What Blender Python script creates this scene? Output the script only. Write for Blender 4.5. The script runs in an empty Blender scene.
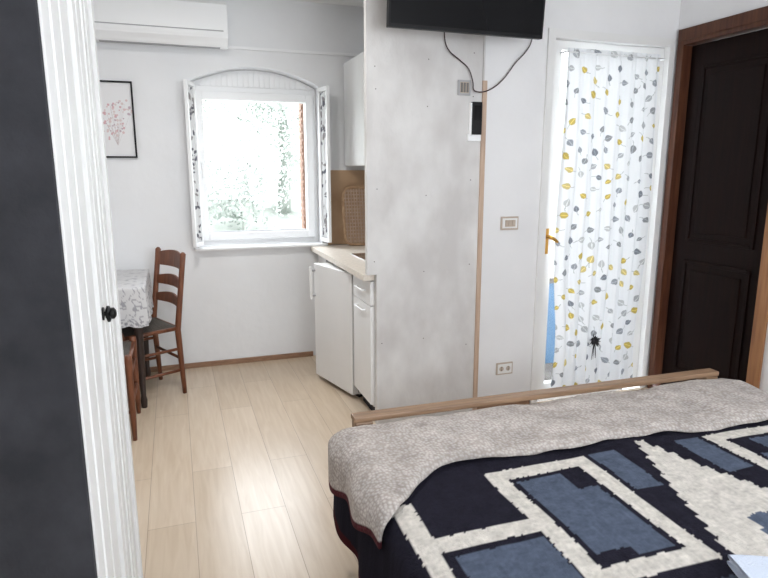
import bpy, bmesh, math, random
import numpy as np
from mathutils import Vector, Matrix, noise
random.seed(7)
sc = bpy.context.scene
sc.view_settings.view_transform = 'Standard'

# ---------------------------------------------------------------- materials
def new_mat(name):
    m = bpy.data.materials.new(name); m.use_nodes = True
    nt = m.node_tree; b = nt.nodes['Principled BSDF']
    return m, nt, b

def pm(name, col, rough=0.5, metal=0.0, var=0.0, vscale=4.0, bump=0.0, bscale=60.0, stretch=(1,1,1), col2=None, coat=0.0, spec=0.5, detail=4.0):
    m, nt, b = new_mat(name)
    b.inputs['Base Color'].default_value = (*col, 1)
    b.inputs['Roughness'].default_value = rough
    b.inputs['Metallic'].default_value = metal
    b.inputs['Coat Weight'].default_value = coat
    b.inputs['Specular IOR Level'].default_value = spec
    tc = nt.nodes.new('ShaderNodeTexCoord')
    mp = nt.nodes.new('ShaderNodeMapping'); mp.inputs['Scale'].default_value = stretch
    nt.links.new(tc.outputs['Object'], mp.inputs['Vector'])
    if var > 0 or col2:
        n = nt.nodes.new('ShaderNodeTexNoise'); n.inputs['Scale'].default_value = vscale
        n.inputs['Detail'].default_value = detail
        nt.links.new(mp.outputs[0], n.inputs['Vector'])
        r = nt.nodes.new('ShaderNodeValToRGB')
        r.color_ramp.elements[0].position = 0.32; r.color_ramp.elements[1].position = 0.68
        c2 = col2 if col2 else tuple(min(1, c*(1+var)) for c in col)
        c1 = col if col2 else tuple(c*(1-var) for c in col)
        r.color_ramp.elements[0].color = (*c1, 1); r.color_ramp.elements[1].color = (*c2, 1)
        nt.links.new(n.outputs['Fac'], r.inputs[0]); nt.links.new(r.outputs[0], b.inputs['Base Color'])
    if bump > 0:
        n2 = nt.nodes.new('ShaderNodeTexNoise'); n2.inputs['Scale'].default_value = bscale
        nt.links.new(mp.outputs[0], n2.inputs['Vector'])
        bp = nt.nodes.new('ShaderNodeBump'); bp.inputs['Strength'].default_value = bump; bp.inputs['Distance'].default_value = 0.01
        nt.links.new(n2.outputs['Fac'], bp.inputs['Height']); nt.links.new(bp.outputs[0], b.inputs['Normal'])
    return m

M_wall = pm('wall_plaster', (0.80,0.81,0.825), 0.85, var=0.025, vscale=2.5, bump=0.15, bscale=18)
M_wall2 = pm('wall_plaster_warm', (0.755,0.75,0.755), 0.85, var=0.04, vscale=2.0, bump=0.2, bscale=14, detail=8)
M_ceil = pm('ceiling_paint', (0.88,0.88,0.88), 0.9)
M_ply = pm('painted_plywood', (0.53,0.51,0.50), 0.6, col2=(0.68,0.67,0.66), vscale=4.2, bump=0.2, bscale=30, stretch=(1.3,1,0.8), detail=14)
M_white = pm('white_pvc', (0.86,0.87,0.88), 0.3)
M_whitel = pm('white_laminate', (0.78,0.78,0.775), 0.35, var=0.02)
M_doorwhite = pm('white_door_paint', (0.75,0.745,0.735), 0.45)
M_grey = pm('grey_plastic', (0.35,0.35,0.36), 0.5)
M_black = pm('black_plastic', (0.006,0.006,0.007), 0.45, spec=0.2)
M_screen = pm('tv_screen', (0.004,0.004,0.005), 0.25, spec=0.15)
M_dark = pm('dark_laminate', (0.036,0.036,0.041), 0.8, var=0.25, vscale=12, bump=0.1, bscale=120, spec=0.15)
M_chair = pm('chair_wood', (0.11,0.035,0.016), 0.4, col2=(0.20,0.07,0.03), vscale=6, stretch=(8,8,1))
M_tabwood = pm('table_wood', (0.035,0.02,0.016), 0.4, var=0.3, vscale=8)
M_rush = pm('rush_seat', (0.08,0.07,0.06), 0.8, var=0.4, vscale=40, bump=0.6, bscale=80, stretch=(1,6,1))
M_lightwood = pm('bed_pine', (0.20,0.12,0.07), 0.45, col2=(0.32,0.20,0.12), vscale=5, stretch=(1,14,14))
M_strip = pm('pine_strip', (0.42,0.29,0.21), 0.5, col2=(0.54,0.40,0.30), vscale=5, stretch=(14,14,1))
M_wicker = pm('wicker', (0.34,0.20,0.11), 0.6, col2=(0.48,0.32,0.19), vscale=30)
M_frame = pm('reddish_door_frame', (0.055,0.017,0.009), 0.4, col2=(0.10,0.037,0.017), vscale=4, stretch=(12,12,1), spec=0.3)
M_jamb = pm('door_frame_lit_tone', (0.24,0.10,0.04), 0.4, col2=(0.36,0.17,0.07), vscale=4, stretch=(12,12,1))  # same frame wood, lighter orange: light on this jamb put into the colour
M_ddoor = pm('dark_door_wood', (0.006,0.0028,0.0025), 0.5, col2=(0.012,0.005,0.004), vscale=4, stretch=(12,12,1), spec=0.10)
M_base = pm('baseboard_wood', (0.22,0.12,0.07), 0.5, col2=(0.34,0.2,0.12), vscale=6, stretch=(2,2,10))
M_counter = pm('countertop_beige', (0.74,0.68,0.60), 0.35, var=0.08, vscale=60)
M_splash = pm('tan_backsplash', (0.40,0.25,0.14), 0.5, col2=(0.50,0.34,0.21), vscale=5)
M_brass = pm('brass', (0.70,0.40,0.10), 0.35, metal=1.0)
M_chrome = pm('chrome', (0.7,0.7,0.72), 0.15, metal=1.0)
M_iron = pm('black_iron', (0.01,0.01,0.01), 0.4, metal=0.6)
M_beige = pm('beige_plastic', (0.46,0.38,0.31), 0.5)
M_cable = pm('cable_rubber', (0.03,0.010,0.010), 0.5)
M_matt = pm('mattress_ticking', (0.6,0.58,0.55), 0.9)
M_blue = pm('blue_parapet', (0.06,0.13,0.22), 0.7, var=0.1)
M_stone = pm('terrace_stone', (0.10,0.09,0.08), 0.9, var=0.3, vscale=6)
M_leaf = pm('foliage', (0.085,0.105,0.085), 0.8, col2=(0.42,0.45,0.42), vscale=0.8)
M_hill = pm('hillside_grass', (0.12,0.135,0.115), 0.9, col2=(0.3,0.32,0.29), vscale=1.2)
M_shutter = pm('orange_shutter', (0.22,0.12,0.08), 0.6, var=0.2, vscale=8, stretch=(1,1,8))
M_towel = pm('white_towel', (0.62,0.68,0.80), 0.95, bump=0.5, bscale=200)
M_tassel = pm('black_tassel', (0.012,0.012,0.015), 0.7)
M_screw = pm('screw_head', (0.16,0.15,0.14), 0.5, metal=0.5)

def glass_mat():
    m = bpy.data.materials.new('window_glass'); m.use_nodes = True
    nt = m.node_tree; nt.nodes.clear()
    o = nt.nodes.new('ShaderNodeOutputMaterial'); mx = nt.nodes.new('ShaderNodeMixShader')
    t = nt.nodes.new('ShaderNodeBsdfTransparent'); g = nt.nodes.new('ShaderNodeBsdfGlossy')
    g.inputs['Roughness'].default_value = 0.02
    mx.inputs[0].default_value = 0.012
    nt.links.new(t.outputs[0], mx.inputs[1]); nt.links.new(g.outputs[0], mx.inputs[2]); nt.links.new(mx.outputs[0], o.inputs[0])
    return m
M_glass = glass_mat()

def floor_mat():
    m, nt, b = new_mat('laminate_planks')
    tc = nt.nodes.new('ShaderNodeTexCoord')
    mp = nt.nodes.new('ShaderNodeMapping'); mp.inputs['Rotation'].default_value = (0,0,math.pi/2)
    nt.links.new(tc.outputs['Object'], mp.inputs['Vector'])
    br = nt.nodes.new('ShaderNodeTexBrick')
    br.inputs['Scale'].default_value = 1.0; br.inputs['Brick Width'].default_value = 1.25; br.inputs['Row Height'].default_value = 0.195
    br.inputs['Mortar Size'].default_value = 0.0016; br.inputs['Mortar Smooth'].default_value = 0.3
    br.offset = 0.37
    br.inputs['Color1'].default_value = (0.59,0.48,0.36,1); br.inputs['Color2'].default_value = (0.67,0.56,0.44,1)
    br.inputs['Mortar'].default_value = (0.38,0.29,0.21,1)
    nt.links.new(mp.outputs[0], br.inputs['Vector'])
    mp2 = nt.nodes.new('ShaderNodeMapping'); mp2.inputs['Scale'].default_value = (16,1.3,1)
    nt.links.new(tc.outputs['Object'], mp2.inputs['Vector'])
    n = nt.nodes.new('ShaderNodeTexNoise'); n.inputs['Scale'].default_value = 2.2; n.inputs['Detail'].default_value = 6; n.inputs['Distortion'].default_value = 0.8
    nt.links.new(mp2.outputs[0], n.inputs['Vector'])
    r = nt.nodes.new('ShaderNodeValToRGB'); r.color_ramp.elements[0].position = 0.3; r.color_ramp.elements[1].position = 0.7
    r.color_ramp.elements[0].color = (0.86,0.82,0.77,1); r.color_ramp.elements[1].color = (1,1,1,1)
    nt.links.new(n.outputs['Fac'], r.inputs[0])
    mx = nt.nodes.new('ShaderNodeMix'); mx.data_type='RGBA'; mx.blend_type='MULTIPLY'; mx.inputs[0].default_value = 1.0
    nt.links.new(br.outputs['Color'], mx.inputs[6]); nt.links.new(r.outputs[0], mx.inputs[7])
    nt.links.new(mx.outputs[2], b.inputs['Base Color'])
    b.inputs['Roughness'].default_value = 0.28
    bp = nt.nodes.new('ShaderNodeBump'); bp.inputs['Strength'].default_value = 0.25; bp.inputs['Distance'].default_value = 0.002; bp.invert = True
    nt.links.new(br.outputs['Fac'], bp.inputs['Height']); nt.links.new(bp.outputs[0], b.inputs['Normal'])
    return m
M_floor = floor_mat()

def attr_mat(name, rough=0.9, transl=0.0, bump=0.0, bscale=200, sheen=0.0, spec=0.1):
    m, nt, b = new_mat(name)
    a = nt.nodes.new('ShaderNodeAttribute'); a.attribute_name = 'Col'
    nt.links.new(a.outputs['Color'], b.inputs['Base Color'])
    b.inputs['Roughness'].default_value = rough
    b.inputs['Specular IOR Level'].default_value = spec
    b.inputs['Sheen Weight'].default_value = sheen
    if bump:
        tc = nt.nodes.new('ShaderNodeTexCoord')
        n2 = nt.nodes.new('ShaderNodeTexNoise'); n2.inputs['Scale'].default_value = bscale
        nt.links.new(tc.outputs['Object'], n2.inputs['Vector'])
        bp = nt.nodes.new('ShaderNodeBump'); bp.inputs['Strength'].default_value = bump; bp.inputs['Distance'].default_value = 0.01
        nt.links.new(n2.outputs['Fac'], bp.inputs['Height']); nt.links.new(bp.outputs[0], b.inputs['Normal'])
    if transl > 0:
        t = nt.nodes.new('ShaderNodeBsdfTranslucent'); mx = nt.nodes.new('ShaderNodeMixShader'); mx.inputs[0].default_value = transl
        nt.links.new(a.outputs['Color'], t.inputs['Color'])
        o = nt.nodes['Material Output']
        nt.links.new(b.outputs[0], mx.inputs[1]); nt.links.new(t.outputs[0], mx.inputs[2]); nt.links.new(mx.outputs[0], o.inputs[0])
    return m
M_cover = attr_mat('woven_coverlet', 1.0, bump=0.5, bscale=170, spec=0.03)
M_curt = attr_mat('leaf_print_curtain', 0.9, transl=0.13)
M_pane = attr_mat('floral_shutter_fabric', 0.9, transl=0.2)
M_art = attr_mat('flower_print', 0.6)
M_lace = attr_mat('lace_tablecloth', 0.9, bump=0.3)

def throw_mat():
    m, nt, b = new_mat('quilted_throw')
    a = nt.nodes.new('ShaderNodeAttribute'); a.attribute_name = 'Col'
    tc = nt.nodes.new('ShaderNodeTexCoord')
    v = nt.nodes.new('ShaderNodeTexVoronoi'); v.inputs['Scale'].default_value = 85; v.inputs['Randomness'].default_value = 0.7
    nt.links.new(tc.outputs['Object'], v.inputs['Vector'])
    r = nt.nodes.new('ShaderNodeValToRGB'); r.color_ramp.elements[0].position = 0.15; r.color_ramp.elements[1].position = 0.7
    r.color_ramp.elements[0].color = (1,1,1,1); r.color_ramp.elements[1].color = (0.66,0.63,0.61,1)
    nt.links.new(v.outputs['Distance'], r.inputs[0])
    mx = nt.nodes.new('ShaderNodeMix'); mx.data_type='RGBA'; mx.blend_type='MULTIPLY'; mx.inputs[0].default_value = 1.0
    nt.links.new(a.outputs['Color'], mx.inputs[6]); nt.links.new(r.outputs[0], mx.inputs[7])
    nt.links.new(mx.outputs[2], b.inputs['Base Color'])
    b.inputs['Roughness'].default_value = 0.95; b.inputs['Specular IOR Level'].default_value = 0.2
    bp = nt.nodes.new('ShaderNodeBump'); bp.inputs['Strength'].default_value = 0.8; bp.inputs['Distance'].default_value = 0.005; bp.invert = True
    nt.links.new(v.outputs['Distance'], bp.inputs['Height']); nt.links.new(bp.outputs[0], b.inputs['Normal'])
    return m
M_throw = throw_mat()

# ---------------------------------------------------------------- mesh builder
class MB:
    def __init__(s): s.bm = bmesh.new(); s.mats = []
    def mi(s, m):
        if m not in s.mats: s.mats.append(m)
        return s.mats.index(m)
    def box(s, x0,x1,y0,y1,z0,z1, mat, M=None):
        k = s.mi(mat)
        vs = []
        for x in (x0,x1):
            for y in (y0,y1):
                for z in (z0,z1):
                    v = Vector((x,y,z)); v = M @ v if M else v
                    vs.append(s.bm.verts.new(v))
        for f in ((0,1,3,2),(4,6,7,5),(0,4,5,1),(2,3,7,6),(0,2,6,4),(1,5,7,3)):
            fc = s.bm.faces.new([vs[i] for i in f]); fc.material_index = k
        return s
    def prism(s, pts, axis, a0, a1, mat, M=None):
        k = s.mi(mat)
        def mk(p,a):
            v = {'y':Vector((p[0],a,p[1])),'x':Vector((a,p[0],p[1])),'z':Vector((p[0],p[1],a))}[axis]
            return s.bm.verts.new(M @ v if M else v)
        A = [mk(p,a0) for p in pts]; B = [mk(p,a1) for p in pts]
        n = len(pts)
        fs = [s.bm.faces.new(A), s.bm.faces.new(list(reversed(B)))]
        for i in range(n):
            j = (i+1)%n
            fs.append(s.bm.faces.new((A[i],B[i],B[j],A[j])))
        for f in fs: f.material_index = k
        return s
    def tube(s, pts, rs, mat, seg=12, M=None, flat=None):
        k = s.mi(mat)
        pts = [Vector(p) for p in pts]
        if M: pts = [M @ p for p in pts]
        if not hasattr(rs,'__len__'): rs = [rs]*len(pts)
        rings = []; prev = None
        for i,p in enumerate(pts):
            d = (pts[min(i+1,len(pts)-1)] - pts[max(i-1,0)]).normalized()
            if prev is None:
                u = d.orthogonal().normalized()
                if abs(d.z) > 0.8: u = (Vector((1,0,0)) - d*d.x).normalized()
            else: u = (prev - d*prev.dot(d)).normalized()
            prev = u; w = d.cross(u)
            rings.append([s.bm.verts.new(p + (u*math.cos(2*math.pi*j/seg) + w*math.sin(2*math.pi*j/seg))*rs[i]) for j in range(seg)])
        for a,b in zip(rings, rings[1:]):
            for j in range(seg):
                f = s.bm.faces.new((a[j],a[(j+1)%seg],b[(j+1)%seg],b[j])); f.material_index = k; f.smooth = True
        f = s.bm.faces.new(list(reversed(rings[0]))); f.material_index = k
        f = s.bm.faces.new(rings[-1]); f.material_index = k
        return s
    def grid(s, fn, nu, nv, mat, M=None, closeu=False):
        k = s.mi(mat); V = []
        for i in range(nu+1):
            row = []
            for j in range(nv+1):
                p = Vector(fn(i/nu, j/nv)); row.append(s.bm.verts.new(M @ p if M else p))
            V.append(row)
        for i in range(nu):
            for j in range(nv):
                f = s.bm.faces.new((V[i][j],V[i+1][j],V[i+1][j+1],V[i][j+1])); f.material_index = k; f.smooth = True
        return s
    def build(s, name, bevel=0.0, M=None, fixn=True):
        if fixn: bmesh.ops.recalc_face_normals(s.bm, faces=s.bm.faces)
        me = bpy.data.meshes.new(name); s.bm.to_mesh(me); s.bm.free()
        for m in s.mats: me.materials.append(m)
        ob = bpy.data.objects.new(name, me); sc.collection.objects.link(ob)
        if M is not None: ob.matrix_world = M
        if bevel > 0:
            b = ob.modifiers.new('bevel','BEVEL'); b.width = bevel; b.segments = 2; b.limit_method = 'ANGLE'; b.angle_limit = math.radians(50)
        return ob

def np_grid(name, P, C, mat, solid=0.0, M=None):
    nu,nv = P.shape[:2]
    idx = np.arange(nu*nv).reshape(nu,nv)
    F = np.stack([idx[:-1,:-1],idx[1:,:-1],idx[1:,1:],idx[:-1,1:]],-1).reshape(-1,4)
    me = bpy.data.meshes.new(name); me.from_pydata(P.reshape(-1,3).tolist(), [], F.tolist())
    me.polygons.foreach_set('use_smooth', [True]*len(F))
    a = me.color_attributes.new('Col','FLOAT_COLOR','POINT')
    c4 = np.ones((nu*nv,4),dtype=np.float32); c4[:,:3] = C.reshape(-1,3)
    a.data.foreach_set('color', c4.ravel())
    me.materials.append(mat); me.update()
    ob = bpy.data.objects.new(name, me); sc.collection.objects.link(ob)
    if M is not None: ob.matrix_world = M
    if solid:
        m = ob.modifiers.new('solid','SOLIDIFY'); m.thickness = solid; m.offset = -1
    return ob

# ---------------------------------------------------------------- room shell
XL, XR, YR, YP, YB, CZ = -1.25, 3.075, -0.65, 3.20, 4.68, 2.72
MB().box(XL,XR,YR,YP,-0.1,0,M_floor).box(XL,1.56,YP,YB,-0.1,0,M_floor).build('floor')
MB().box(XL-.2,XR+.3,YR-.2,YP+.2,CZ,CZ+.12,M_ceil).box(XL-.2,1.71,YP+.2,YB+.4,CZ,CZ+.12,M_ceil).build('ceiling')
MB().box(XL-.2,XL,YR-.2,YB+.4,-0.1,CZ,M_wall).build('wall_left')
w = MB(); y0,y1 = YR-.2,YR
w.box(XL,0.3,y0,y1,-.1,CZ,M_wall2).box(2.5,XR,y0,y1,-.1,CZ,M_wall2).box(0.3,2.5,y0,y1,-.1,0.95,M_wall2).box(0.3,2.5,y0,y1,2.35,CZ,M_wall2)  # opening left for the added rear window
w.build('wall_rear')
w = MB()
for a in ((0.3,0.37,0.95,2.35),(2.43,2.5,0.95,2.35),(0.37,2.43,0.95,1.02),(0.37,2.43,2.28,2.35),(1.36,1.44,1.02,2.28)):
    w.box(a[0],a[1],y0+.06,y0+.12,a[2],a[3],M_white)
w.box(.37,2.43,y0+.085,y0+.09,1.02,2.28,M_glass)
w.build('added_rear_window', 0.004)  # unseen window, added behind the camera to let in fill light
wx0,wx1,wz0,wzs,wzt = 0.152,1.095,0.92,2.12,2.24
yb0,yb1 = YB,YB+.36
w = MB()
w.box(XL,wx0,yb0,yb1,-.1,CZ,M_wall).box(wx1,1.71,yb0,yb1,-.1,CZ,M_wall).box(wx0,wx1,yb0,yb1,-.1,wz0,M_wall)
arch = [(wx0+(wx1-wx0)*i/24, wzs+(wzt-wzs)*math.sin(math.pi*i/24)**0.8) for i in range(25)]
for a,b in zip(arch, arch[1:]):
    w.prism([a,b,(b[0],CZ),(a[0],CZ)],'y',yb0,yb1,M_wall)
w.build('wall_back')
MB().box(1.56,1.71,YP+.04,YB,-.1,CZ,M_wall).build('wall_kitchen')
w = MB()
w.prism([(1.064,0.0),(1.70,0),(1.70,CZ),(1.008,CZ),(1.008,0.915),(1.064,0.915)],'y',YP,YP+.038,M_ply)
rs = random.Random(3)
for z in (0.5,0.95,1.4,1.9,2.1):
    for x in (1.06,1.36,1.64):
        if z<0.9 and x<1.1: x=1.1
        xx = x+rs.uniform(-.01,.01); zz = z+rs.uniform(-.06,.06)
        w.tube([(xx,YP-.0012,zz),(xx,YP+.002,zz)],0.0035,M_screw,8)
w.build('wall_partition')
MB().box(1.70,1.728,YP-.012,YP+.03,0,2.0,M_strip).build('trim_1',0.002)
MB().box(1.702,1.712,YP-.008,YP+.03,2.0,CZ,M_ply).build('trim_2',0.002)
gx0,gx1,gz = 2.118,3.045,2.31
w = MB()
w.box(1.712,gx0,YP+.001,YP+.2,-.1,CZ,M_wall2).box(gx1,XR,YP+.001,YP+.2,-.1,CZ,M_wall2).box(gx0,gx1,YP+.001,YP+.2,gz,CZ,M_wall2)
w.build('wall_terrace')
dy0,dy1,dz = 2.36,3.18,2.35
w = MB()
w.box(XR,XR+.25,YR-.2,dy0,-.1,CZ,M_wall2).box(XR,XR+.25,dy1,YP+.2,-.1,CZ,M_wall2).box(XR,XR+.25,dy0,dy1,dz,CZ,M_wall2)
w.build('wall_right')
MB().box(XL,1.0,YB-.015,YB-.001,0,0.04,M_base).build('baseboard_back',0.002)
MB().box(1.73,2.11,YP-.013,YP,0,0.06,M_base).build('baseboard_terrace',0.002)
MB().box(0.43,1.56,YB-.016,YB-.001,2.355,2.375,M_white).build('trim_3',0.002)

# ---------------------------------------------------------------- kitchen window
w = MB(); fy0,fy1 = 4.80,4.87
def rect_frame(w,x0,x1,z0,z1,t,y0,y1,m):
    w.box(x0,x0+t,y0,y1,z0,z1,m).box(x1-t,x1,y0,y1,z0,z1,m).box(x0+t,x1-t,y0,y1,z0,z0+t,m).box(x0+t,x1-t,y0,y1,z1-t,z1,m)
rect_frame(w,wx0,wx1,0.93,2.11,0.045,fy0,fy1,M_white)
rect_frame(w,wx0+.03,wx1-.03,0.97,2.07,0.058,fy0-.03,fy1-.02,M_white)
w.box(wx0+.08,wx1-.08,fy0+.01,fy0+.016,1.02,2.02,M_glass)
w.box(wx0+.088,wx1-.088,fy0-.005,fy0+.008,1.025,1.037,M_grey)
for a,b in zip(arch, arch[1:]):
    w.prism([(a[0],2.111),(b[0],2.111),(b[0],max(b[1]-.002,2.112)),(a[0],max(a[1]-.002,2.112))],'y',fy0+.01,fy1,M_white)
w.box(wx0-.03,wx1+.03,YB-.06,fy0,0.912,0.93,M_white)
w.tube([(wx0+.065,fy0-.035,1.55),(wx0+.065,fy0-.06,1.55),(wx0+.065,fy0-.06,1.44)],0.009,M_white)
w.build('window_1',0.004)
w = MB(); w.box(1.005,1.045,4.885,5.02,0.95,2.10,M_shutter)
for i in range(20): w.box(.998,1.005,4.90,5.005,0.98+i*.055,1.015+i*.055,M_shutter)
w.build('exterior_shutter',0.002)

def floral_panel(name, p0, p1, z0, z1, seed):
    rr = random.Random(seed)
    nu,nv = 24,220
    P = np.zeros((nu,nv,3)); C = np.ones((nu,nv,3))*np.array([.78,.79,.8])
    L = math.dist(p0,p1)
    nx,ny = -(p1[1]-p0[1])/L,(p1[0]-p0[0])/L
    U = np.linspace(0,1,nu)[:,None]*np.ones((1,nv)); Z = np.linspace(z0,z1,nv)[None,:]*np.ones((nu,1))
    wv = 0.006*np.sin(U*math.pi*4)
    P[...,0] = p0[0]+(p1[0]-p0[0])*U+nx*wv; P[...,1] = p0[1]+(p1[1]-p0[1])*U+ny*wv; P[...,2] = Z
    for _ in range(60):
        cu,cz,a,ln = rr.random()*L, rr.uniform(z0,z1), rr.uniform(0,math.pi), rr.uniform(.012,.03)
        du = U*L-cu; dzv = Z-cz
        e = ((du*math.cos(a)+dzv*math.sin(a))/ln)**2+((-du*math.sin(a)+dzv*math.cos(a))/(ln*.4))**2
        C[e<1] = (.16,.16,.19) if rr.random()<.6 else (.34,.32,.33)
    return np_grid(name,P,C,M_pane,0.003)
def shutter(name,p0,p1,seed):
    w = MB()
    d = Vector((p1[0]-p0[0],p1[1]-p0[1],0)); L = d.length; a = math.atan2(d.y,d.x)
    M = Matrix.Translation((p0[0],p0[1],0)) @ Matrix.Rotation(a,4,'Z')
    w.box(0,0.022,-.012,.012,0.95,2.11,M_white,M).box(L-.022,L,-.012,.012,0.95,2.11,M_white,M)
    w.box(.022,L-.022,-.012,.012,0.95,0.98,M_white,M).box(.022,L-.022,-.012,.012,2.08,2.11,M_white,M)
    fr = w.build(name,0.002)
    f = floral_panel('print_panel',(p0[0]+d.x*.15,p0[1]+d.y*.15),(p0[0]+d.x*.85,p0[1]+d.y*.85),0.985,2.075,seed)
    f.parent = fr
shutter('window_shutter',(0.180,4.66),(0.120,4.52),1)
shutter('window_shutter',(1.09,4.66),(1.12,4.50),2)

# ---------------------------------------------------------------- air conditioner
w = MB()
prof = [(4.672,2.36),(4.672,2.625),(4.50,2.625),(4.475,2.60),(4.465,2.42),(4.475,2.385),(4.53,2.335),(4.60,2.335)]
w.prism(prof,'x',-.45,.42,M_white)
w.box(-.42,.39,4.463,4.468,2.425,2.432,M_grey)
w.prism([(4.468,2.402),(4.472,2.395),(4.525,2.343),(4.517,2.342)],'x',-.41,.38,M_white)
w.box(-.40,.37,4.535,4.59,2.333,2.336,M_grey)
w.build('air_conditioner',0.004)

# ---------------------------------------------------------------- framed picture
ax0,ax1,az0,az1 = -.60,-.225,1.585,2.10
w = MB(); rect_frame(w,ax0,ax1,az0,az1,0.011,YB-.022,YB-.002,M_black)
w.box(ax0+.011,ax1-.011,YB-.008,YB-.004,az0+.011,az1-.011,M_white)
pic = w.build('framed_picture',0.001)
nu,nv = 180,250
U,V = np.meshgrid(np.linspace(ax0+.013,ax1-.013,nu),np.linspace(az0+.013,az1-.013,nv),indexing='ij')
P = np.stack([U,np.full_like(U,YB-.0095),V],-1); C = np.ones((nu,nv,3))*np.array([.76,.76,.77])
cx = -.345
for k in range(18):
    a = rs.uniform(-.45,.45); L = rs.uniform(.12,.30)
    for t in np.linspace(0,1,60):
        px = cx+math.sin(a)*L*t; pz = 1.67+math.cos(a)*L*t
        C[(U-px)**2+(V-pz)**2 < .0012**2] = (.5,.43,.43)
    for q in range(5):
        px = cx+math.sin(a)*L+rs.uniform(-.04,.04); pz = 1.67+math.cos(a)*L+rs.uniform(-.08,.02)
        C[(U-px)**2+(V-pz)**2 < rs.uniform(.004,.009)**2] = rs.choice([(.62,.40,.42),(.66,.50,.50),(.50,.40,.44),(.66,.56,.55)])
art = np_grid('print',P,C,M_art); art.parent = pic

# ---------------------------------------------------------------- kitchen units
cz = 0.910
w = MB()
w.box(1.058,1.555,YP+.042,3.60,0.10,0.872,M_whitel)
w.box(1.10,1.555,YP+.042,3.60,0,0.10,M_dark)
w.box(1.040,1.058,YP+.044,3.597,0.725,0.868,M_whitel)
w.box(1.040,1.058,YP+.044,3.597,0.115,0.72,M_whitel)
w.tube([(1.04,3.34,.80),(1.018,3.34,.80),(1.018,3.50,.80),(1.04,3.50,.80)],.006,M_white,8)
w.tube([(1.04,3.34,.68),(1.018,3.34,.68),(1.018,3.50,.68),(1.04,3.50,.68)],.006,M_white,8)
w.box(1.058,1.555,4.40,4.66,0,0.872,M_whitel)
w.box(0.998,1.555,YP+.042,4.66,0.875,cz,M_counter)
w.box(1.17,1.50,3.70,4.10,cz,cz+.006,M_chrome)
w.build('kitchen_base_cabinet',0.003)
fa = math.atan2(4.14-3.64, 0.905-1.035)
Mf = Matrix.Translation((1.035,3.625,0)) @ Matrix.Rotation(fa,4,'Z')
w = MB(); L=.525
w.box(0.0,L,-.44,-.05,0.03,0.850,M_whitel)
w.box(0.0,L,-.045,0,0.035,0.855,M_whitel)
w.box(0.0,L,-.052,-.043,0.04,0.85,M_grey)
w.box(0.02,L-.02,-.40,-.06,0.0,0.03,M_black)
w.box(L-.03,L-.012,0.0,.03,0.62,0.635,M_grey).box(L-.03,L-.012,0.0,.03,0.80,0.815,M_grey).box(L-.034,L-.008,.028,.042,0.60,0.835,M_whitel)
w.build('mini_fridge',0.006,M=Mf)
w = MB()
w.box(1.300,1.557,3.6,4.655,1.53,2.30,M_whitel)
for a,b in ((3.603,4.13),(4.136,4.65)): w.box(1.283,1.300,a,b,1.535,2.295,M_whitel)
w.build('kitchen_wall_cabinet',0.003)
MB().box(1.145,1.557,YB-.012,YB-.001,cz+.002,1.50,M_splash).build('backsplash_panel',0.001)
w = MB(); tx0,tx1,tz0,tz1 = 1.255,1.53,0.0,.45
Mt = Matrix.Translation((0,4.55,cz+.012)) @ Matrix.Rotation(math.radians(-10),4,'X')
loop=[]
for i in range(41):
    a = 2*math.pi*i/40; c,s_ = math.cos(a),math.sin(a)
    e=.35
    loop.append(((tx0+tx1)/2+(tx1-tx0)/2*math.copysign(abs(c)**e,c),0,(tz0+tz1)/2+(tz1-tz0)/2*math.copysign(abs(s_)**e,s_)))
w.tube(loop,0.011,M_wicker,8,Mt)
for i in range(1,12):
    x = tx0+(tx1-tx0)*i/12; w.box(x-.005,x+.005,-.002+.002*(i%2),.002+.002*(i%2),tz0+.008,tz1-.008,M_strip,Mt)
for i in range(1,16):
    z = tz0+(tz1-tz0)*i/16; w.box(tx0+.008,tx1-.008,-.004,0.0,z-.005,z+.005,M_strip,Mt)
w.build('wicker_tray')
w = MB(); b0=cz+.001
w.tube([(1.50,4.15,b0),(1.50,4.15,b0+.03)],[.025,.02],M_chrome)
w.tube([(1.50,4.15,b0+.02),(1.50,4.15,b0+.24),(1.47,4.15,b0+.29),(1.40,4.15,b0+.31),(1.33,4.15,b0+.29),(1.31,4.15,b0+.24)],.011,M_chrome)
w.tube([(1.50,4.15,b0+.08),(1.50,4.21,b0+.11)],.007,M_chrome)
w.build('kitchen_faucet')

# ---------------------------------------------------------------- glass door
w = MB()
w.box(gx0,gx0+.05,YP-.012,YP+.10,0,gz,M_doorwhite).box(gx1-.035,gx1,YP-.012,YP+.10,0,gz,M_doorwhite).box(gx0+.05,gx1-.035,YP-.012,YP+.10,gz-.05,gz,M_doorwhite)
lx0,lx1,lz0,lz1 = gx0+.052,gx1-.037,.01,gz-.053
w.box(lx0,lx0+.072,YP+.03,YP+.075,lz0,lz1,M_doorwhite).box(lx1-.075,lx1,YP+.03,YP+.075,lz0,lz1,M_doorwhite)
w.box(lx0+.072,lx1-.075,YP+.03,YP+.075,lz0,lz0+.10,M_doorwhite).box(lx0+.072,lx1-.075,YP+.03,YP+.075,lz1-.05,lz1,M_doorwhite)
w.box(lx0+.072,lx1-.075,YP+.05,YP+.055,lz0+.10,lz1-.05,M_glass)
hx = 2.200
w.box(hx-.014,hx+.014,YP+.024,YP+.03,0.98,1.14,M_brass)
w.tube([(hx,YP+.03,1.09),(hx,YP-.02,1.09),(hx+.008,YP-.03,1.085),(hx+.045,YP-.03,1.06)],[.012,.012,.012,.008],M_brass)
w.build('door_1',0.003)
ct = 2.195
nu,nv = 250,620
cxa,cxb = 2.243,2.945
Ln = cxb-cxa
U,V = np.meshgrid(np.linspace(0,1,nu),np.linspace(0,1,nv),indexing='ij')
z = .045+V*(ct+.015-.045)
amp = 0.007+0.007*(1-V)
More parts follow.
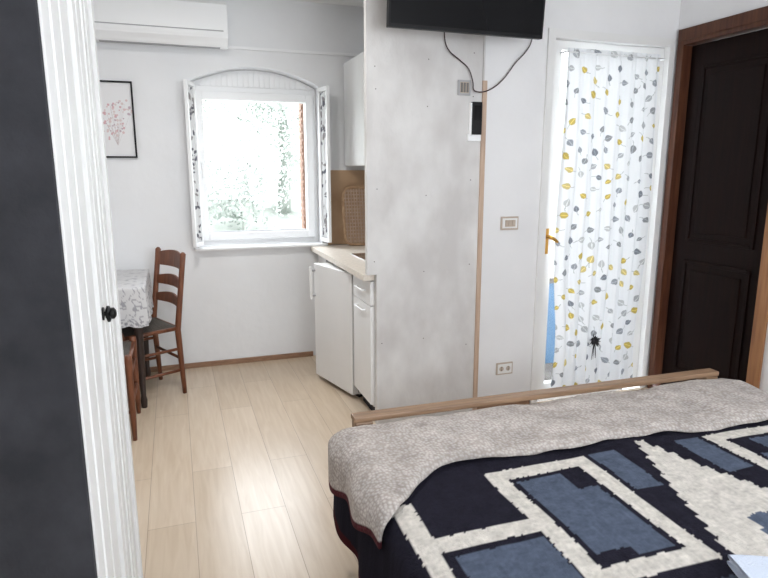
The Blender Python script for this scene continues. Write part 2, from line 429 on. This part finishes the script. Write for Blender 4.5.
dpt = amp*np.sin(U*2*math.pi*7+0.9*np.sin(V*5+U*3)) + .0025*np.sin(U*2*math.pi*17+V*4)
pull = np.exp(-((z-.38)/.35)**2)
X = cxa+Ln*U + .006*np.sin(V*9+U*9)
X = X + pull*.10*(2.60-X)*1.0
P = np.stack([X, YP-.016+dpt, z],-1)
C = np.ones((nu,nv,3))*np.array([.74,.75,.765])
rr = random.Random(11)
sx = U*Ln*1.0; sz = z
pts=[]
tries=0
while len(pts)<210 and tries<9000:
    tries+=1
    p=(rr.uniform(0,Ln),rr.uniform(.05,2.2))
    if all((p[0]-q[0])**2+(p[1]-q[1])**2 > .076**2 for q in pts): pts.append(p)
for p in pts:
    a = rr.uniform(0,2*math.pi); ln = rr.uniform(.018,.027); wd = ln*rr.uniform(.6,.8)
    du = sx-p[0]; dv = sz-p[1]
    uu = du*math.cos(a)+dv*math.sin(a); vv = -du*math.sin(a)+dv*math.cos(a)
    t = np.clip((uu/ln+1)/2,0,1)
    hw = wd*1.15*np.sin(np.pi*t**0.75)**0.8
    col = rr.choice([(.46,.36,.10),(.52,.43,.18),(.18,.195,.22),(.27,.285,.31),(.49,.39,.12),(.24,.25,.26),(.46,.47,.47),(.36,.37,.38)])
    C[(np.abs(vv)<hw)&(np.abs(uu)<ln)] = col
    C[(np.abs(vv)<.0020)&(np.abs(uu)<ln*.85)] = tuple(min(1,c*1.7) for c in col)
    cv = vv+.25*(uu+ln)**2/ln
    C[(np.abs(cv)<.0018)&(uu<-ln*.95)&(uu>-ln*2.2)] = (.36,.38,.37)
cu = np_grid('curtain',P,C,M_curt)
w = MB()
w.tube([(2.235,YP-.020,ct-.01),(2.965,YP-.020,ct-.01)],.004,M_white)
for x in (2.235,2.962): w.tube([(x,YP+.03,ct-.01),(x,YP-.026,ct-.01)],.006,M_white)
w.build('curtain_rod')
w = MB(); tc0 = Vector((2.555,YP-.055,.40))
for k in range(30):
    a = 2*math.pi*k/30; l = rr.uniform(.026,.052)
    d = Vector((math.cos(a),rr.uniform(-.5,.0),math.sin(a))).normalized()
    w.tube([tc0,tc0+d*l*.6,tc0+d*l],[.005,.004,.0015],M_tassel,6)
for k in range(9):
    x = rr.uniform(-.012,.012); w.tube([tc0,tc0+Vector((x,-.003,-.05)),tc0+Vector((x*1.7,-.003,-.10-rr.random()*.03))],[.003,.0025,.001],M_tassel,6)
w.tube([tc0,tc0+Vector((.0,.035,.0))],.004,M_tassel,6)
w.build('curtain_tassel')

# ---------------------------------------------------------------- dark door in right wall
w = MB()
X0 = XR-.018
w.box(X0,XR+.10,dy1-.05,dy1,0,dz,M_frame)
w.box(X0,XR+.10,dy0,dy0+.075,0,dz,M_jamb)
w.box(X0,XR+.10,dy0+.075,dy1-.05,dz-.085,dz,M_frame)
w.box(X0-.006,X0,dy0-.01,dy0+.055,0,dz+.01,M_jamb).box(X0-.006,X0,dy0+.055,dy1-.005,dz-.06,dz+.01,M_frame)
ly0,ly1,lzt = dy0+.078,dy1-.053,dz-.088
lx = XR+.05
w.box(lx,lx+.04,ly0,ly1,0.01,lzt,M_ddoor)
def panel(y0,y1,z0,z1):
    w.box(lx-.010,lx,y0,y0+.022,z0,z1,M_ddoor).box(lx-.010,lx,y1-.022,y1,z0,z1,M_ddoor)
    w.box(lx-.010,lx,y0+.022,y1-.022,z0,z0+.022,M_ddoor).box(lx-.010,lx,y0+.022,y1-.022,z1-.022,z1,M_ddoor)
    w.box(lx-.008,lx,y0+.06,y1-.06,z0+.06,z1-.06,M_ddoor)
panel(ly0+.10,ly1-.10,1.05,lzt-.13); panel(ly0+.10,ly1-.10,.18,.93)
w.build('door_2',0.004)

# ---------------------------------------------------------------- TV
w = MB()
Mtv = Matrix.Translation((0,2.95,2.190)) @ Matrix.Rotation(math.radians(4),4,'X')
w.box(1.045,1.92,0,.035,0,.50,M_black,Mtv)
w.box(1.055,1.91,-.002,0,.018,.49,M_screen,Mtv)
w.box(1.15,1.82,.035,.075,.06,.40,M_black,Mtv)
w.box(1.40,1.56,.075,.21,.15,.33,M_black,Mtv)
w.box(1.38,1.58,YP-.03,YP-.001,2.31,2.52,M_black)
w.build('television',0.003)
w = MB()
cp = [(440,24),(441,45),(446,55),(457,62),(467,70),(472,82),(474,90),(484,91),(496,86),(508,76),(519,62),(529,52),(536,42),(540,24)]
cpw = [(1.585+(x-464)*.0057, YP-.014-0.006*abs(math.sin(i)), 1.954-(y-88)*.0057) for i,(x,y) in enumerate(cp)]
def smooth(p,n=6):
    out=[]
    for i in range(len(p)-1):
        a=Vector(p[max(i-1,0)]);b=Vector(p[i]);c=Vector(p[i+1]);d=Vector(p[min(i+2,len(p)-1)])
        for k in range(n):
            t=k/n; out.append(0.5*((2*b)+(c-a)*t+(2*a-5*b+4*c-d)*t*t+(3*b-a-3*c+d)*t**3))
    out.append(Vector(p[-1])); return out
w.tube(smooth(cpw),.0035,M_cable,8)
w.build('tv_cable')
w = MB(); w.box(1.545,1.622,YP-.012,YP-.001,1.915,1.997,M_grey)
w.box(1.556,1.611,YP-.015,YP-.012,1.926,1.986,M_beige)
for i in range(3): w.box(1.558+i*.018,1.571+i*.018,YP-.017,YP-.015,1.93,1.982,M_screw)
w.build('antenna_socket',0.002)
w = MB(); w.box(1.612,1.692,YP-.020,YP-.001,1.665,1.705,M_white)
w.box(1.63,1.69,YP-.030,YP-.001,1.70,1.88,M_black).box(1.64,1.68,YP-.032,YP-.030,1.78,1.86,M_screen)
w.box(1.622,1.63,YP-.022,YP-.001,1.69,1.875,M_white)
w.build('intercom_handset',0.004)
w = MB(); w.box(1.852,1.970,YP-.010,YP,1.145,1.225,M_beige)
w.box(1.860,1.962,YP-.012,YP-.010,1.155,1.215,M_doorwhite)
for i in range(3): w.box(1.876+i*.024,1.898+i*.024,YP-.017,YP-.012,1.165,1.205,M_beige)
w.build('light_switch',0.003)
w = MB(); w.box(1.858,1.974,YP-.010,YP,.225,.303,M_beige)
w.box(1.866,1.966,YP-.012,YP-.010,.233,.295,M_doorwhite)
for cxx in (1.892,1.94):
    w.tube([(cxx,YP-.013,.264),(cxx,YP-.011,.264)],.016,M_beige,16)
    for dzz in (-.010,0,.010): w.tube([(cxx,YP-.0145,.264+dzz),(cxx,YP-.012,.264+dzz)],.003,M_black,8)
w.build('wall_outlet',0.003)

# ---------------------------------------------------------------- wardrobe
w = MB(); wf=-.155; wy0,wy1=.98,1.70; wzt=2.25
w.box(-.78,wf-.022,wy0,wy1,0.0,wzt,M_dark)
w.box(-.78,wf-.003,wy0-.018,wy0,0.0,wzt,M_dark)
def wdoor(y0,y1):
    z0,z1=.06,wzt-.01
    w.box(wf-.020,wf-.012,y0,y1,z0,z1,M_doorwhite)
    s=.06
    w.box(wf-.012,wf,y0,y0+s,z0,z1,M_doorwhite).box(wf-.012,wf,y1-s,y1,z0,z1,M_doorwhite)
    for a,b in ((z0,z0+.08),(z1-.08,z1)): w.box(wf-.012,wf,y0+s,y1-s,a,b,M_doorwhite)
    a,b=z0+.08,z1-.08
    w.box(wf-.012,wf+.003,y0+s+.001,y0+s+.014,a,b,M_doorwhite).box(wf-.012,wf+.003,y1-s-.014,y1-s-.001,a,b,M_doorwhite)
    n=2; yy=y0+s+.024; st=(y1-s-.024-yy)/n
    for i in range(n): w.box(wf-.012,wf-.003,yy+i*st+.008,yy+(i+1)*st-.008,a+.02,b-.02,M_doorwhite)
wdoor(wy0+.004,1.355); wdoor(1.365,wy1-.004)
ky,kz=1.325,1.21
w.tube([(wf,ky,kz),(wf+.004,ky,kz)],[.014,.014],M_iron,16)
w.tube([(wf+.003,ky,kz),(wf+.012,ky,kz),(wf+.017,ky,kz),(wf+.023,ky,kz),(wf+.027,ky,kz)],[.005,.005,.012,.012,.006],M_iron,16)
w.tube([(wf+.012,ky,kz-.018),(wf+.012,ky,kz-.008),(wf+.012,ky,kz+.008),(wf+.012,ky,kz+.016)],[.003,.006,.006,.003],M_iron,10)
w.build('wardrobe',0.0012)

# ---------------------------------------------------------------- chairs
def chair(name, loc, ang):
    w = MB(); sh=.49
    def bx(z): return (-.19-.07*max(0,(z-.45))/.5-.02*(1-min(z,.45)/.45))
    for sx in (-1,1):
        zs=[0,.2,.45,.6,.75,.88,.955,.968]
        w.tube([(sx*.19,bx(z),z) for z in zs],[.014,.018,.020,.019,.018,.018,.019,.008],M_chair)
        w.tube([(sx*.205,.19,0),(sx*.205,.19,.1),(sx*.205,.19,.35),(sx*.205,.19,.475),(sx*.205,.19,.50)],[.012,.016,.018,.021,.017],M_chair)
        for z in (.17,.32): w.tube([(sx*.192,bx(z),z),(sx*.205,.19,z)],.010,M_chair,10)
        w.tube([(sx*.192,bx(.46),.462),(sx*.205,.19,.462)],.013,M_chair,10)
    for z in (.2,.36): w.tube([(-.205,.19,z),(.205,.19,z)],.010,M_chair,10)
    w.tube([(-.19,bx(.25),.25),(.19,bx(.25),.25)],.010,M_chair,10)
    w.tube([(-.205,.19,.462),(.205,.19,.462)],.013,M_chair,10); w.tube([(-.19,bx(.46),.462),(.19,bx(.46),.462)],.013,M_chair,10)
    for z0,h in ((.60,.05),(.72,.055),(.85,.09)):
        n=10; front=[];back=[]
        for i in range(n+1):
            t=i/n; x=-.178+.356*t; c=-.03*math.sin(math.pi*t); top = (.022*math.sin(math.pi*t))
            for (lst,o) in ((front,.006),(back,-.006)):
                lst.append(((x,bx(z0)+c+o,z0),(x,bx(z0+h)+c+o,z0+h+top)))
        k=w.mi(M_chair)
        F=[[w.bm.verts.new(p) for p in q] for q in front]; B=[[w.bm.verts.new(p) for p in q] for q in back]
        for i in range(n):
            for f in ((F[i][0],F[i+1][0],F[i+1][1],F[i][1]),(B[i][0],B[i][1],B[i+1][1],B[i+1][0]),(F[i][1],F[i+1][1],B[i+1][1],B[i][1]),(F[i][0],B[i][0],B[i+1][0],F[i+1][0])):
                w.bm.faces.new(f).material_index=k
        for i in (0,n): w.bm.faces.new((F[i][0],F[i][1],B[i][1],B[i][0])).material_index=k
    def seat(u,v):
        y=-.185+.37*v; hw=.185+.018*v
        x=-hw+2*hw*u
        d=min(u,1-u,v,1-v)*2
        return (x,y,.474+.016*min(1,d*3)-.006*d)
    w.grid(seat,16,16,M_rush)
    w.box(-.18,.18,-.175,.175,.452,.470,M_rush)
    w.build(name,0.0,M=Matrix.Translation(loc) @ Matrix.Rotation(math.radians(ang),4,'Z'))
chair('dining_chair',(-.285,4.22,0),115)
chair('dining_chair',(-.485,3.66,0),-90)

# ---------------------------------------------------------------- table with lace cloth
w = MB(); tx0,tx1,ty0,ty1,tz = -1.15,-.215,3.90,4.62,.795
w.box(tx0,tx1,ty0,ty1,tz-.025,tz,M_tabwood)
w.box(tx0+.06,tx1-.06,ty0+.05,ty0+.07,tz-.10,tz-.025,M_tabwood).box(tx0+.06,tx1-.06,ty1-.07,ty1-.05,tz-.10,tz-.025,M_tabwood)
for x in (tx0+.05,tx1-.05):
    for y in (ty0+.05,ty1-.05):
        w.tube([(x,y,0),(x,y,.05),(x,y,.08),(x,y,.3),(x,y,.55),(x,y,.62),(x,y,tz-.025)],[.018,.022,.016,.024,.028,.020,.028],M_tabwood)
w.build('dining_table',0.003)
N=900; rings=60; hang=.235
def rect_param(hx,hy,n):
    per = 4*(hx+hy); out=[]
    for t in np.linspace(0,per,n):
        if t<2*hx: out.append((-hx+t,-hy))
        elif t<2*hx+2*hy: out.append((hx,-hy+t-2*hx))
        elif t<4*hx+2*hy: out.append((hx-(t-2*hx-2*hy),hy))
        else: out.append((-hx,hy-(t-4*hx-2*hy)))
    return np.array(out),np.linspace(0,per,n)
hx_,hy_=(tx1-tx0)/2+.006,(ty1-ty0)/2+.006
ed,per = rect_param(hx_,hy_,N)
cen=np.array([(tx0+tx1)/2,(ty0+ty1)/2])
P=np.zeros((rings,N,3));C=np.ones((rings,N,3))*np.array([.66,.66,.67])
for r in range(rings):
    if r<30:
        k=r/29; P[r,:,0]=cen[0]+ed[:,0]*k; P[r,:,1]=cen[1]+ed[:,1]*k; P[r,:,2]=tz+.003
        q=np.array([noise.noise(Vector((x*22,y*22,0))) for x,y in zip(P[r,:,0],P[r,:,1])])
        C[r,np.abs(q)<.05]=(.46,.46,.49)
    else:
        k=(r-29)/(rings-30)
        nrm=np.stack([np.sign(ed[:,0])*(np.abs(ed[:,0])>hx_-.002),np.sign(ed[:,1])*(np.abs(ed[:,1])>hy_-.002)],-1)
        off=.004+.010*k*(1+np.sin(per*30))
        P[r,:,0]=cen[0]+ed[:,0]+nrm[:,0]*off; P[r,:,1]=cen[1]+ed[:,1]+nrm[:,1]*off
        P[r,:,2]=tz+.002-k*(hang+.014*np.abs(np.sin(per*26)))
        q=np.array([noise.noise(Vector((x*24,k*5.5,3.0))) for x in per])
        C[r,np.abs(q)<.07]=(.36,.36,.39)
        if k>.82: C[r,(np.sin(per*104)*np.sin(k*60)>.3)]=(.30,.30,.33)
np_grid('lace_tablecloth',P,C,M_lace)

# ---------------------------------------------------------------- bed
MB_rot = Matrix.Translation((.6,2.1,0)) @ Matrix.Rotation(math.radians(-1.3),4,'Z') @ Matrix.Translation((-.6,-2.1,0))
w = MB()
w.box(.60,2.36,2.07,2.115,.10,.515,M_lightwood)
w.box(.595,2.365,2.060,2.118,.552,.575,M_lightwood)
for x in (.60,2.29): w.box(x,x+.07,2.06,2.12,0,.552,M_lightwood)
w.box(.61,.635,.1,2.07,.20,.34,M_lightwood).box(2.325,2.35,.1,2.07,.20,.34,M_lightwood)
w.box(.60,2.36,.04,.09,0,1.0,M_lightwood)
w.box(.636,2.324,.1,2.065,.22,.26,M_lightwood)
bed = w.build('bed',0.005,M=MB_rot)
w = MB(); w.box(.63,2.33,.11,2.05,.262,.50,M_matt)
mt = w.build('mattress',0.03); mt.parent = bed

def cross(s, xl, xr, zt, r, hl, hr):
    q = math.pi*r/2
    Lh = (zt-r)-hl; Rh = (zt-r)-hr; top = (xr-xl)-2*r
    tot = Lh+q+top+q+Rh; d = s*tot
    x = np.zeros_like(d); z = np.zeros_like(d)
    m = d<Lh; x = np.where(m, xl, x); z = np.where(m, hl+d, z)
    d1=d-Lh; m=(d1>=0)&(d1<q); a=d1/r; x=np.where(m,xl+r-r*np.cos(a),x); z=np.where(m,zt-r+r*np.sin(a),z)
    d2=d1-q; m=(d2>=0)&(d2<top); x=np.where(m,xl+r+d2,x); z=np.where(m,zt,z)
    d3=d2-top; m=(d3>=0)&(d3<q); a=d3/r; x=np.where(m,xr-r+r*np.sin(a),x); z=np.where(m,zt-r+r*np.cos(a),z)
    d4=d3-q; m=(d4>=0); x=np.where(m,xr,x); z=np.where(m,zt-r-d4,z)
    return x,z
def nz(X,Y,sc_,seed=0.0):
    f=X.ravel();g=Y.ravel();o=np.empty_like(f)
    for i in range(len(f)): o[i]=noise.noise(Vector((f[i]*sc_,g[i]*sc_,seed)))
    return o.reshape(X.shape)
nu,nv=420,340
S,V=np.meshgrid(np.linspace(0,1,nu),np.linspace(0,1,nv),indexing='ij')
Y=.12+V*(2.045-.12)
hl=.20+.012*np.sin(Y*5)
X,Z=cross(S,.515,2.425,.535,.07,hl,hl)
arc=np.where(X<1.47, X-np.clip(.53-Z,0,1), X+np.clip(.53-Z,0,1))
n1=nz(X,Y,3.0); n2=nz(X,Y,9.0,4.0)
side=np.clip((.46-Z)/.25,0,1)
top_=(Z>.53)
Z=Z+np.where(top_,.010*n1+.003*n2,0)
X=X-np.where(X<1,1,-1)*side*(.012+.014*np.sin(Y*17+n1*3))
P=np.stack([X,Y,Z],-1)
fz=.005*n2+.005*nz(X,Y,70,2.0)
yy=Y+fz; xx=arc+fz
black=np.array([.018,.017,.026]); blue=np.array([.085,.105,.150]); white=np.array([.60,.565,.52])
C=np.ones((nu,nv,3))*black
xc=1.54
uu=np.abs(xx-xc)
def put(m,c): C[m]=c
def R(u0,u1,y0,y1): return (uu>u0)&(uu<u1)&(yy>y0)&(yy<y1)
for k in range(3):
    o=-k*1.20
    put(R(.55,.99,.72+o,1.32+o),white); put(R(.61,.93,.78+o,1.26+o),black)
    put(R(.64,.90,1.02+o,1.235+o),blue); put(R(.66,.88,.80+o,.98+o),blue)
    put(R(.925,.99,1.28+o,1.50+o),white)
    put(R(.255,.635,1.02+o,1.60+o),white); put(R(.315,.575,1.08+o,1.545+o),black)
    put(R(.335,.555,1.13+o,1.42+o),blue); put(R(.40,.555,1.42+o,1.525+o),blue); put(R(.335,.45,1.095+o,1.20+o),blue)
    put(R(.555,.635,.95+o,1.04+o),white)
    put(R(.28,.52,.74+o,.96+o),blue)
    put(R(.13,.235,1.36+o,1.60+o),blue)
    yc=1.03+o
    st=np.floor(np.abs(yy-yc)/.055)
    hw=np.maximum(.215-.0195*st,0.0)
    put((uu<hw)&(np.abs(yy-yc)<.60),white)
    put((uu<hw-.15)&(np.abs(yy-yc)<.12),blue)
C*= (1+.22*nz(X,Y,30,9.0)+.25*nz(X,Y,90,5.0))[...,None]
C[(Z<.235)]=(.05,.012,.015)
cov=np_grid('bedspread',P,C,M_cover,0.006,M=MB_rot)

nu,nv=330,110
S,V=np.meshgrid(np.linspace(0,1,nu),np.linspace(0,1,nv),indexing='ij')
Yh=1.44+V*.6
hl=.45-.10*np.clip((Yh-1.44)/.55,0,1)+.01*np.sin(Yh*22)
X,Z=cross(S,.490,2.442,.562,.085,hl,hl-.05)
tl=np.clip((X-.50)/.30,0,1); tl=tl*tl*(3-2*tl)
Yin=1.45+.21*tl-.05*np.clip((X-1.2)/1.2,0,1)+.012*np.sin(X*9)+.006*np.sin(X*23)
Y=Yin+V*(2.050-Yin)
n1=nz(X,Y,4.0,7.0); n2=nz(X,Y,11.0,3.0)
edge=np.minimum(V/.07,1); edge=np.sqrt(np.clip(edge,0,1))
isTop=np.clip((Z-.50)/.05,0,1)
Z=Z+isTop*(.012*n1+.008*n2+.004)-isTop*(1-edge)*.020
far=np.clip((V-.80)/.20,0,1); Z=Z-isTop*far*.018
side=1-isTop
X=X-np.where(X<1,1,-1)*side*(.004+.010*np.sin(Y*20+n1*2)) + np.where(X<1,1,-1)*side*(1-edge)*.012
P=np.stack([X,Y,Z],-1)
C=np.ones((nu,nv,3))*np.array([.56,.52,.495])
C*=(1+.20*n2+.14*nz(X,Y,30,1.0))[...,None]
hem=(S<.010)|(S>.99)
C[hem]=(.10,.02,.03)
np_grid('quilted_throw',P,C,M_throw,0.010,M=MB_rot)

w=MB()
for i in range(2):
    def f(u,v,i=i):
        a=2*math.pi*v
        return (1.17+.34*u, .80+.105*math.copysign(abs(math.cos(a))**.35,math.cos(a)), .5565+.008+i*.014+.0065*math.copysign(abs(math.sin(a))**.6,math.sin(a))+.003*math.sin(u*9+i))
    w.grid(f,20,28,M_towel)
w.build('folded_towel',M=Matrix.Translation((1.35,.80,0))@Matrix.Rotation(-.35,4,'Z')@Matrix.Translation((-1.35,-.80,0)))

# ---------------------------------------------------------------- outdoors
w=MB()
def hill(u,v):
    x=-12+26*u; y=6.5+14*v
    return (x,y,-3.0+9.0*v+.5*noise.noise(Vector((x*.5,y*.5,0))))
w.grid(hill,50,30,M_hill); w.build('hillside')
w=MB(); k=w.mi(M_leaf); r5=random.Random(5)
for (tx,ty,tzc,tr) in ((-.6,10.5,1.2,1.3),(1.2,11.5,1.5,1.5),(3.0,10.2,1.7,1.3),(2.1,12.5,3.0,1.6),(0.2,12.8,3.2,1.5),(4.6,12,2.5,1.7)):
    w.tube([(tx,ty,tzc-3.5),(tx+.1,ty,tzc-1),(tx,ty,tzc+.3)],[.16,.12,.05],M_hill,8)
    for _ in range(3600):
        d=Vector((r5.gauss(0,1),r5.gauss(0,1),r5.gauss(0,1))).normalized()*tr*(r5.random()**.4)
        d*= .75+.35*noise.noise(d*1.7+Vector((tx,ty,0)))
        c=Vector((tx,ty,tzc))+d; a=Vector((r5.gauss(0,1),r5.gauss(0,1),r5.gauss(0,1))).normalized()*.04; b=a.orthogonal().normalized()*.025
        vs=[w.bm.verts.new(c+q) for q in (a,b,-a,-b)]; w.bm.faces.new(vs).material_index=k
w.build('trees',fixn=False)
MB().box(1.72,6.5,YP+.2,6.2,-.25,-.05,M_stone).build('terrace_floor')
w=MB(); w.box(1.76,6.5,4.0,4.1,-.05,.62,M_blue); w.box(1.75,6.5,3.98,4.12,.62,.66,M_stone); w.build('terrace_parapet')

# ---------------------------------------------------------------- lights
wd=bpy.data.worlds.new('World'); sc.world=wd; wd.use_nodes=True
bg=wd.node_tree.nodes['Background']; bg.inputs[0].default_value=(.91,.955,1.0,1); bg.inputs[1].default_value=11.0
def area(name,loc,rot,sx,sy,power,col=(1,1,1),portal=False):
    l=bpy.data.lights.new(name,'AREA'); l.shape='RECTANGLE'; l.size=sx; l.size_y=sy; l.energy=power; l.color=col
    o=bpy.data.objects.new(name,l); sc.collection.objects.link(o); o.location=loc; o.rotation_euler=rot
    if portal: l.cycles.is_portal=True
    return o
area('portal_window',((wx0+wx1)/2,5.05,1.55),(math.radians(-90),0,0),.97,1.3,1,portal=True)
area('portal_door',((gx0+gx1)/2,YP+.21,1.15),(math.radians(-90),0,0),1.0,2.3,1,portal=True)
area('portal_rear',(1.4,YR-.21,1.65),(math.radians(90),0,0),2.2,1.4,1,portal=True)
w=MB(); w.tube([(0.1,2.9,CZ),(0.1,2.9,CZ-.03)],.17,M_white,32); w.build('added_fill_lamp',.004)  # unseen lamp body, added to go with the fill light
area('added_fill_light',(0.1,2.9,CZ-.035),(0,0,0),.3,.3,24,(1,.97,.94))  # added fill light to brighten the room, no lamp in view

# ---------------------------------------------------------------- camera
cam=bpy.data.cameras.new('camera'); co=bpy.data.objects.new('camera',cam); sc.collection.objects.link(co)
cam.sensor_width=36; cam.lens=28.125; cam.clip_start=.05
co.location=(0,0,1.5); co.rotation_euler=(math.radians(78.8),0,math.radians(-19.1))
sc.camera=co
